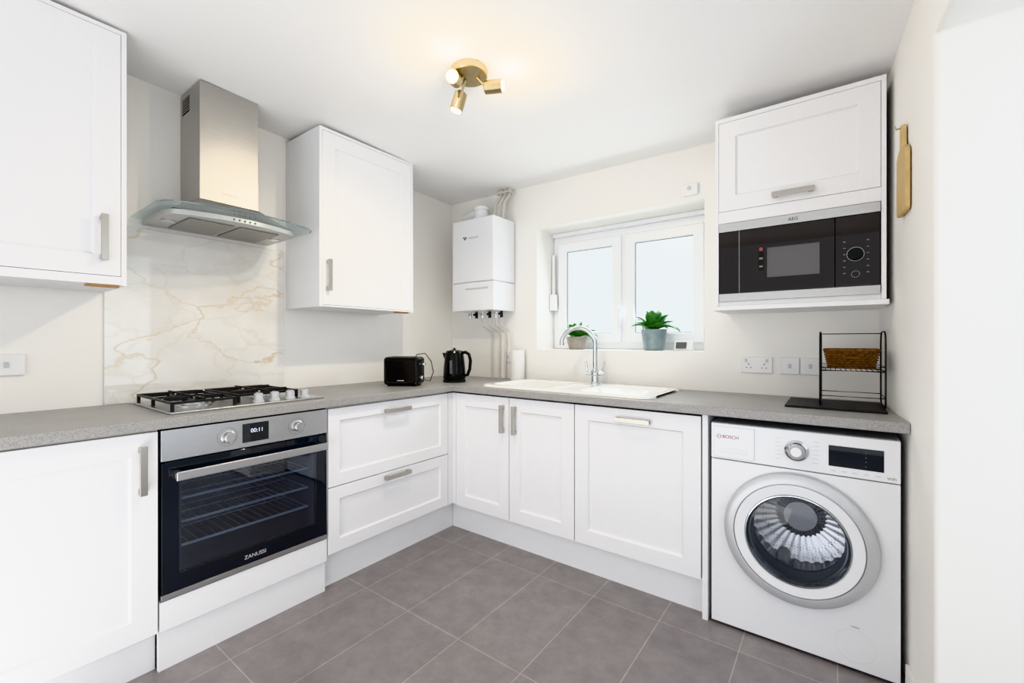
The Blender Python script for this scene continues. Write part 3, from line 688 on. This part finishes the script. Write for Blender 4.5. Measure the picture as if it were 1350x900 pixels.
# ------------------------------------------------------------------ boiler
bx0, bx1, bd0, bd1, bz0, bz1 = 0.262, 0.662, 0.006, 0.262, 1.432, 2.100
c = thing('boiler', 'white wall mounted gas combi boiler', 'boiler', (0.46, 0.0, bz0))
part(c, 'casing', G().box(MB, bx0, bx1, bd0, bd1, 1.640, bz1), M_enamel, 0.012, seg=3)
part(c, 'lower_fascia', G().box(MB, bx0, bx1, bd0, bd1 - 0.001, bz0, 1.6385), M_enamel, 0.008, seg=3)
part(c, 'fascia_flap', G().box(MB, bx0 + 0.14, bx1 - 0.05, bd1 - 0.001, bd1 + 0.001, 1.585, 1.598), M_lgrey, 0.001)
part(c, 'brand_lettering', G().text(MB, 'WORCESTER', bx0 + 0.215, 1.955, bd1 + 0.0001, 0.016), M_mgrey)
u_ = bx0 + 0.13
part(c, 'brand_emblem', G().prism([MB(u_ - 0.02, bd1, 1.975), MB(u_ - 0.006, bd1, 1.975), MB(u_ + 0.010, bd1, 1.952), MB(u_ - 0.004, bd1, 1.952)], (0, -0.0006, 0)).prism([MB(u_ + 0.0, bd1, 1.975), MB(u_ + 0.012, bd1, 1.975), MB(u_ + 0.02, bd1, 1.962), MB(u_ + 0.012, bd1, 1.956)], (0, -0.0006, 0)), M_grey)
for i, u in enumerate((0.33, 0.39, 0.45, 0.52, 0.58, 0.63)):
    part(c, 'valve', G().cyl(MB(u, 0.13, 1.431), MB(u, 0.13, 1.385), 0.011, seg=12).cyl(MB(u, 0.13, 1.415), MB(u, 0.16, 1.410), 0.008, seg=10), M_blackm if i % 2 else M_chrome)
for u, zb in ((0.45, WT1 + 0.001), (0.52, WT1 + 0.001), (0.58, WT1 + 0.001), (0.63, 1.14)):
    part(c, 'pipe', G().tube([MB(u, 0.13, 1.386), MB(u, 0.13, 1.33), MB(u + 0.01, 0.04, 1.28), MB(u + 0.01, 0.03, 1.2), MB(u + 0.01, 0.03, zb)], 0.0075 if u < 0.6 else 0.003, 8), M_copper)
part(c, 'flue', G().lathe([(0, 0), (0.065, 0), (0.065, 0.03), (0.05, 0.035), (0.05, 0.085), (0.058, 0.09), (0.058, 0.11), (0, 0.115)], MB(0.44, 0.13, 2.1005)).cyl(MB(0.44, 0.13, 2.17), MB(0.24, 0.08, 2.17), 0.045), M_enamel)
for u in (0.56, 0.60, 0.64):
    zc = ceil_z(u, -0.06)
    part(c, 'pipe', G().tube([MB(u, 0.13, 2.1), MB(u, 0.11, 2.22), MB(u + 0.015, 0.07, 2.28), MB(u + 0.015, 0.06, zc - 0.002)], 0.011, 10), M_copper)
part(c, 'pipe_clip', G().box(MB, 0.55, 0.67, 0.04, 0.09, 2.30, 2.315), M_copper)

# ------------------------------------------------------------------ sockets
def plate(M, uc, wc, w, label, kind, name='wall_socket'):
    c = thing(name, label, 'socket' if name == 'wall_socket' else 'switch', loc(M, uc, 0, wc), group='white wall sockets and switches')
    part(c, 'face_plate', G().box(M, uc - w / 2, uc + w / 2, 0.0008, 0.010, wc - 0.042, wc + 0.042), M_white, 0.003)
    if kind == 'double': cs_ = (-0.036, 0.036)
    else: cs_ = (0.0,)
    for k in cs_:
        if kind == 'double':
            q = math.copysign(0.012, k)
            for (e0, e1, f0, f1) in ((-0.002, 0.002, 0.0, 0.009), (-0.013, -0.007, -0.017, -0.013), (0.007, 0.013, -0.017, -0.013)):
                part(c, 'pin_hole', G().box(M, uc + k + e0, uc + k + e1, 0.010, 0.0103, wc + f0, wc + f1), M_grey)
            part(c, 'rocker', G().box(M, uc + k - 0.006 + q, uc + k + 0.006 + q, 0.010, 0.0125, wc + 0.014, wc + 0.032), M_lgrey, 0.001)
        else:
            part(c, 'rocker', G().box(M, uc - 0.007, uc + 0.007, 0.010, 0.013, wc - 0.011, wc + 0.011), M_lgrey, 0.001)
plate(MB, 2.24, 1.086, 0.146, 'white double socket on the wall above the washing machine', 'double')
plate(MB, 2.388, 1.086, 0.084, 'white square switch plate beside the double socket', 'switch', 'fused_switch')
plate(MB, 2.476, 1.086, 0.084, 'white square switch plate beside the wire rack', 'switch', 'fused_switch')
plate(MB, 0.60, 1.095, 0.075, 'white switched outlet below the boiler', 'switch', 'fused_switch')
plate(ML, -2.435, 1.12, 0.10, 'white single switch plate beside the splashback', 'switch', 'fused_switch')
c = thing('thermostat', 'white wireless thermostat box on the wall', 'thermostat', MB(1.905, 0, 2.08))
part(c, 'case', G().box(MB, 1.86, 1.95, 0.0002, 0.026, 2.048, 2.112), M_white, 0.005)
part(c, 'dial', G().lathe([(0, 0), (0.012, 0), (0.012, 0.003), (0, 0.003)], MB(1.905, 0.026, 2.085), (0, -1, 0)), M_lgrey)

# ------------------------------------------------------------------ ceiling light
lx, ly = 1.315, -1.235; lz = ceil_z(lx, ly) - 0.003
c = thing('ceiling_spotlight', 'brass ceiling light with three adjustable spot heads', 'ceiling light', (lx, ly, lz))
part(c, 'ceiling_plate', G().lathe([(0, 0.0), (0.078, 0.0), (0.080, -0.006), (0.078, -0.026), (0.074, -0.029), (0, -0.029)], (lx, ly, lz), (0, 0, 1), 48), M_brass)
heads = [((1.272, -1.268, 2.322), (0.42, -0.80, -0.26)), ((1.258, -1.222, 2.300), (-0.32, -0.10, -0.9)), ((1.362, -1.190, 2.300), (0.88, 0.42, 0.0))]
lamps = []
for p, dv in heads:
    p = Vector(p); dv = Vector(dv).normalized(); ln = 0.078
    arm = G().tube([Vector((lx, ly, lz - 0.028)) + (p - Vector((lx, ly, p.z))) * 0.5, Vector((lx, ly, lz - 0.05)) + (p - Vector((lx, ly, p.z))) * 0.8, p + dv * 0.03], 0.006, 8)
    h = part(c, 'spot_head', G().lathe([(0, 0), (0.022, 0), (0.027, 0.004), (0.028, ln * 0.5), (0.028, ln), (0.025, ln), (0.025, ln - 0.02), (0.0, ln - 0.02)], p, dv, 32), M_brass)
    part(h, 'bulb', G().lathe([(0.0, ln - 0.019), (0.0245, ln - 0.019), (0.0245, ln - 0.002), (0.02, ln + 0.006), (0, ln + 0.009)], p, dv, 24), M_bulb)
    part(c, 'arm', arm, M_brass)
    lamps.append((p + dv * (ln + 0.034), dv))

# ------------------------------------------------------------------ toaster & kettle
c = thing('toaster', 'black two slice toaster with chrome lever', 'toaster', (0.385, -0.815, WT1), math.radians(32))
g = G().slab(lambda u, v, a_: (u, v, a_), [-0.112, -0.09, 0.09, 0.112], [-0.075, -0.048, -0.018, 0.018, 0.048, 0.075], set(), 0.008, 0.182)
part(c, 'body', g, M_black, 0.022, world=False, seg=4)
for yy in (-0.045, 0.02):
    part(c, 'slot', G().box(MI, -0.085, 0.085, yy, yy + 0.025, 0.1815, 0.183), M_dark, world=False)
part(c, 'lever', G().box(MI, 0.113, 0.135, -0.012, 0.012, 0.13, 0.142), M_chrome, 0.002, world=False)
part(c, 'dial', G().lathe([(0, 0), (0.016, 0), (0.014, 0.012), (0, 0.012)], (0.112, 0, 0.05), (1, 0, 0)), M_chrome, world=False)
part(c, 'brand_plate', G().box(MI, -0.022, 0.022, -0.0758, -0.0750, 0.035, 0.040), M_lgrey, world=False)
part(c, 'foot', G().box(MI, -0.09, 0.09, -0.055, 0.055, 0.0005, 0.008), M_blackm, world=False)
part(c, 'power_cord', G().tube([(0.11, 0.07, 0.03), (0.14, 0.09, 0.02), (0.16, 0.10, 0.08), (0.145, 0.10, 0.15), (0.10, 0.12, 0.20), (0.02, 0.20, 0.19), (-0.03, 0.28, 0.14)], 0.003, 6), M_blackm, world=False)
c = thing('kettle', 'black electric jug kettle with chrome lid knob', 'kettle', (0.468, -0.450, WT1), math.radians(25))
part(c, 'power_base', G().lathe([(0, 0.0005), (0.078, 0.0005), (0.078, 0.014), (0.072, 0.018), (0, 0.018)], (0, 0, 0)), M_blackm, world=False)
part(c, 'body', G().lathe([(0, 0.0185), (0.073, 0.0185), (0.077, 0.03), (0.074, 0.10), (0.066, 0.17), (0.062, 0.20), (0, 0.20)], (0, 0, 0), (0, 0, 1), 40), M_black, world=False)
part(c, 'lid', G().lathe([(0, 0.2005), (0.060, 0.2005), (0.054, 0.214), (0.02, 0.222), (0, 0.223)], (0, 0, 0)), M_black, world=False)
part(c, 'lid_knob', G().lathe([(0, 0.223), (0.008, 0.223), (0.012, 0.232), (0, 0.238)], (0, 0, 0)), M_chrome, world=False)
part(c, 'spout', G().hexa([(-0.063, -0.018, 0.15), (-0.063, 0.018, 0.15), (-0.056, 0.025, 0.20), (-0.056, -0.025, 0.20)], [(-0.070, -0.006, 0.155), (-0.070, 0.006, 0.155), (-0.086, 0.01, 0.20), (-0.086, -0.01, 0.20)]), M_black, 0.004, world=False)
part(c, 'handle', G().tube([(0.055, 0, 0.20), (0.08, 0, 0.205), (0.105, 0, 0.19), (0.115, 0, 0.15), (0.110, 0, 0.09), (0.095, 0, 0.05), (0.07, 0, 0.045)], 0.011, 10), M_black, world=False)
part(c, 'water_window', G().box(MI, -0.009, 0.009, -0.0765, -0.068, 0.06, 0.15), M_grey, 0.002, world=False)
c = thing('paper_towel_roll', 'white paper towel roll standing behind the sink', 'paper towel', (0.725, -0.062, WT1 + 0.0005))
part(c, 'paper', G().lathe([(0.019, 0), (0.052, 0), (0.052, 0.215), (0.019, 0.215), (0.019, 0)], (0, 0, 0), (0, 0, 1), 40), M_paper, world=False)
part(c, 'core', G().lathe([(0.016, 0), (0.0188, 0), (0.0188, 0.2145), (0.016, 0.2145), (0.016, 0)], (0, 0, 0)), M_beige, world=False)

# ------------------------------------------------------------------ plants
def plant(name, x, y, pr, ph, potm, leafm, nl, L0, label, seed, tall=1.0):
    random.seed(seed)
    c = thing(name, label, 'plant', (x, y, WZ0 + 0.0005))
    part(c, 'pot', G().lathe([(0, 0), (pr * 0.70, 0), (pr * 0.76, 0.004), (pr, ph), (pr * 0.92, ph), (pr * 0.88, ph - 0.012), (0, ph - 0.012)], (0, 0, 0), (0, 0, 1), 36), potm, world=False)
    part(c, 'soil', G().lathe([(0, ph - 0.0115), (pr * 0.87, ph - 0.0115), (0, ph - 0.004)], (0, 0, 0)), M_soil, world=False)
    g = G()
    for i in range(nl):
        az = i * 2.399 + random.uniform(-0.3, 0.3); fr = i / nl
        el = math.radians(12 + 62 * fr) * tall; Ln = L0 * random.uniform(0.8, 1.15) * (1 - 0.25 * fr); W = Ln * 0.24
        dx, dy = math.cos(az), math.sin(az); base = Vector((dx * 0.012, dy * 0.012, ph - 0.008)); P = base; side = Vector((-dy, dx, 0))
        prev = None; K = 8
        for k in range(K + 1):
            t = k / K; e = el + 0.5 - 1.25 * t * (1.1 - fr)
            if k: P = P + (Vector((dx * math.cos(e), dy * math.cos(e), math.sin(e)))) * (Ln / K)
            w = W * (math.sin(math.pi * min(1, (0.04 + t * 0.96) ** 0.8))) ** 0.8 + 0.0015
            up = Vector((0, 0, w * 0.35))
            row = [g.bm.verts.new(P - side * w + up), g.bm.verts.new(P), g.bm.verts.new(P + side * w + up)]
            if prev:
                g.bm.faces.new([prev[0], prev[1], row[1], row[0]]); g.bm.faces.new([prev[1], prev[2], row[2], row[1]])
            prev = row
    o = part(c, 'foliage', g, leafm, world=False)
    sm = o.modifiers.new('sol', 'SOLIDIFY'); sm.thickness = 0.0012
plant('potted_plant', 1.125, 0.09, 0.072, 0.088, M_beige, M_leafd, 26, 0.135, 'small leafy plant in a beige pot on the sill', 3, 0.8)
plant('potted_plant', 1.665, 0.09, 0.078, 0.130, M_teal, M_leaf, 26, 0.152, 'broad leafed plant in a teal pot on the sill', 8, 0.95)
c = thing('digital_clock', 'small white digital weather clock on the sill', 'clock', (1.845, 0.09, WZ0 + 0.0005), math.radians(-4))
part(c, 'case', G().hexa([(-0.055, -0.02, 0), (0.055, -0.02, 0), (0.055, 0.025, 0), (-0.055, 0.025, 0)], [(-0.055, -0.005, 0.06), (0.055, -0.005, 0.06), (0.055, 0.015, 0.06), (-0.055, 0.015, 0.06)]), M_white, 0.004, world=False)
part(c, 'screen', G().hexa([(-0.042, -0.0205, 0.012), (0.02, -0.0205, 0.012), (0.02, -0.016, 0.012), (-0.042, -0.016, 0.012)], [(-0.042, -0.0112, 0.05), (0.02, -0.0112, 0.05), (0.02, -0.008, 0.05), (-0.042, -0.008, 0.05)]), M_grey, world=False)

# ------------------------------------------------------------------ rack, basket, slate
solo('slate_board', 'black slate board lying under the wire rack', 'board', G().box(MI, 2.40, 2.735, -0.44, -0.12, WT1 + 0.0005, WT1 + 0.009), M_slate, (2.57, -0.28, WT1 + 0.0005), 0.002)
rx0, rx1, ry0, ry1, rz0 = 2.522, 2.732, -0.385, -0.165, WT1 + 0.0095
c = thing('wire_rack', 'black wire two tier counter shelf rack', 'rack', ((rx0 + rx1) / 2, (ry0 + ry1) / 2, rz0))
def arc(cy_, cz_, r, t0, t1, x, n=6):
    return [(x, cy_ + r * math.cos(math.radians(t0 + (t1 - t0) * i / n)), cz_ + r * math.sin(math.radians(t0 + (t1 - t0) * i / n))) for i in range(n + 1)]
for x in (rx0, rx1):
    ztp = 1.250; rb = 0.05
    P = [(x, ry0 + 0.10, rz0 + 0.004)] + arc(ry0 + 0.03, rz0 + 0.034, 0.03, 270, 180, x) + [(x, ry0, 1.10)] + arc(ry0 + rb, ztp - rb, rb, 180, 90, x) + arc(ry1 - rb, ztp - rb, rb, 90, 0, x) + arc(ry1 - 0.03, rz0 + 0.034, 0.03, 360, 270, x) + [(x, ry1 - 0.10, rz0 + 0.004)]
    part(c, 'side_frame', G().tube(P, 0.0030, 8), M_blackm)
part(c, 'top_rail', G().tube([(rx0, ry1 - 0.03, 1.244), (rx1, ry1 - 0.03, 1.244)], 0.0022, 6), M_blackm)
z = 1.09
g = G().tube([(rx0, ry0, z), (rx1, ry0, z), (rx1, ry1, z), (rx0, ry1, z)], 0.0030, 8, True)
g.tube([(rx0, ry0, z + 0.018), (rx1, ry0, z + 0.018), (rx1, ry1, z + 0.018), (rx0, ry1, z + 0.018)], 0.0018, 6, True)
for i in range(1, 12):
    x = rx0 + (rx1 - rx0) * i / 12; g.tube([(x, ry0, z), (x, ry1, z)], 0.0016, 5)
part(c, 'shelf', g, M_blackm)
part(c, 'lower_rail', G().tube([(rx0, ry0, 0.985), (rx1, ry0, 0.985), (rx1, ry1, 0.985), (rx0, ry1, 0.985)], 0.0022, 6, True), M_blackm)
bz = 1.0955
c = thing('wicker_basket', 'brown woven wicker basket on the wire rack', 'basket', (2.627, -0.275, bz))
def rr_pts(hx, hy, r, z, n=120, wob=0, ph=0, e=0.5):
    out = []
    for k in range(n):
        t = 2 * math.pi * k / n
        x = hx * math.copysign(abs(math.cos(t)) ** e, math.cos(t)); y = hy * math.copysign(abs(math.sin(t)) ** e, math.sin(t))
        q = 1 + wob * math.cos(20 * t + ph); out.append((x * q, y * q, z))
    return out
g = G()
for i in range(7):
    z = 0.006 + i * 0.0105; f = 0.86 + 0.14 * (i / 6)
    g.tube(rr_pts(0.087 * f, 0.095 * f, 0, z, 120, 0.05, math.pi * (i % 2)), 0.0042, 6, True)
part(c, 'weave', g, M_wicker, world=False)
part(c, 'rim', G().tube(rr_pts(0.090, 0.099, 0, 0.0785, 120, 0.015), 0.0062, 8, True), M_wicker, world=False)
part(c, 'bottom', G().prism([(x * 0.86, y * 0.86, 0.003) for x, y, z in rr_pts(0.085, 0.09, 0, 0, 48)], (0, 0, 0.004)), M_wicker, world=False)
part(c, 'handle', G().tube([(-0.03, -0.098, 0.060), (-0.02, -0.108, 0.048), (0.02, -0.108, 0.048), (0.03, -0.098, 0.060)], 0.004, 8), M_wicker, world=False)

# ------------------------------------------------------------------ chopping board on right wall
g = G(); yb = -0.568
hw, zb0, zb1 = 0.072, 1.660, 1.885
prof = [(-hw + 0.01, zb0), (hw - 0.01, zb0), (hw, zb0 + 0.012), (hw, zb1 - 0.02), (hw - 0.02, zb1), (0.02, zb1 + 0.01), (0.017, zb1 + 0.075), (0.008, zb1 + 0.088), (-0.008, zb1 + 0.088), (-0.017, zb1 + 0.075), (-0.02, zb1 + 0.01), (-hw + 0.02, zb1), (-hw, zb1 - 0.02), (-hw, zb0 + 0.012)]
pts = [(wall_x(yb + s_) - 0.004, yb + s_, z) for s_, z in prof]
c = thing('chopping_board', 'pale wooden paddle board hanging on the wall', 'chopping board', (wall_x(yb), yb, zb0))
part(c, 'board', g.prism(pts, (-0.014, 0, 0)), M_gold, 0.003)
part(c, 'hook', G().tube([(wall_x(yb) - 0.001, yb, 1.963), (wall_x(yb) - 0.03, yb, 1.963), (wall_x(yb) - 0.034, yb, 1.975)], 0.003, 6), M_brass)

# ------------------------------------------------------------------ lights
def area(name, loc_, target, sx, sy, power, color):
    L_ = bpy.data.lights.new(name, 'AREA'); L_.shape = 'RECTANGLE'; L_.size = sx; L_.size_y = sy; L_.energy = power; L_.color = color
    o = bpy.data.objects.new(name, L_); COL.objects.link(o); o.location = loc_
    o.rotation_euler = (Vector(target) - Vector(loc_)).to_track_quat('-Z', 'Y').to_euler(); return o
area('rear_fill_light', (1.6, -4.5, 1.0), (1.3, 0, 1.0), 2.6, 1.7, 15, (0.985, 0.99, 1.0))  # added soft fill from behind the camera
area('ceiling_fill_light', (1.3, -2.9, 0.25), (1.3, -1.7, 2.4), 1.8, 0.9, 16, (1.0, 0.995, 0.985))  # added low fill aimed up to brighten the ceiling, not a real lamp
area('hall_fill_light', (3.55, -1.75, 1.35), (0.0, -1.2, 1.3), 1.3, 1.9, 7, (0.74, 0.87, 1.0))  # added fill for the left wall; cool tint follows the light in the doorway
area('window_daylight', (1.41, 0.19, 1.56), (1.41, -2.0, 1.0), 0.8, 0.5, 7, (0.88, 0.95, 1.0))
for i, (p, dv) in enumerate(lamps):
    if i == 1:
        L_ = bpy.data.lights.new('spot_bulb_light', 'SPOT'); L_.energy = 22; L_.spot_size = math.radians(150); L_.spot_blend = 0.8
    else:
        L_ = bpy.data.lights.new('bulb_light', 'POINT'); L_.energy = (4.6, 0, 3.6)[i]
    L_.color = (1.0, 0.86, 0.66); L_.shadow_soft_size = 0.018
    o = bpy.data.objects.new(L_.name, L_); COL.objects.link(o); o.location = p; o.rotation_euler = dv.to_track_quat('-Z', 'Y').to_euler()
w = bpy.data.worlds.new('world'); S.world = w; w.use_nodes = True
bg = w.node_tree.nodes['Background']; bg.inputs[0].default_value = (0.94, 0.965, 1.0, 1); bg.inputs[1].default_value = 0.95

# ------------------------------------------------------------------ camera
cam = bpy.data.cameras.new('camera'); cam.sensor_width = 36; cam.lens = 574 / 1350 * 36; cam.clip_start = 0.02
co = bpy.data.objects.new('camera', cam); COL.objects.link(co)
co.location = (2.57, -2.624, 1.21); co.rotation_euler = (math.radians(90), 0, math.radians(36.5))
S.camera = co
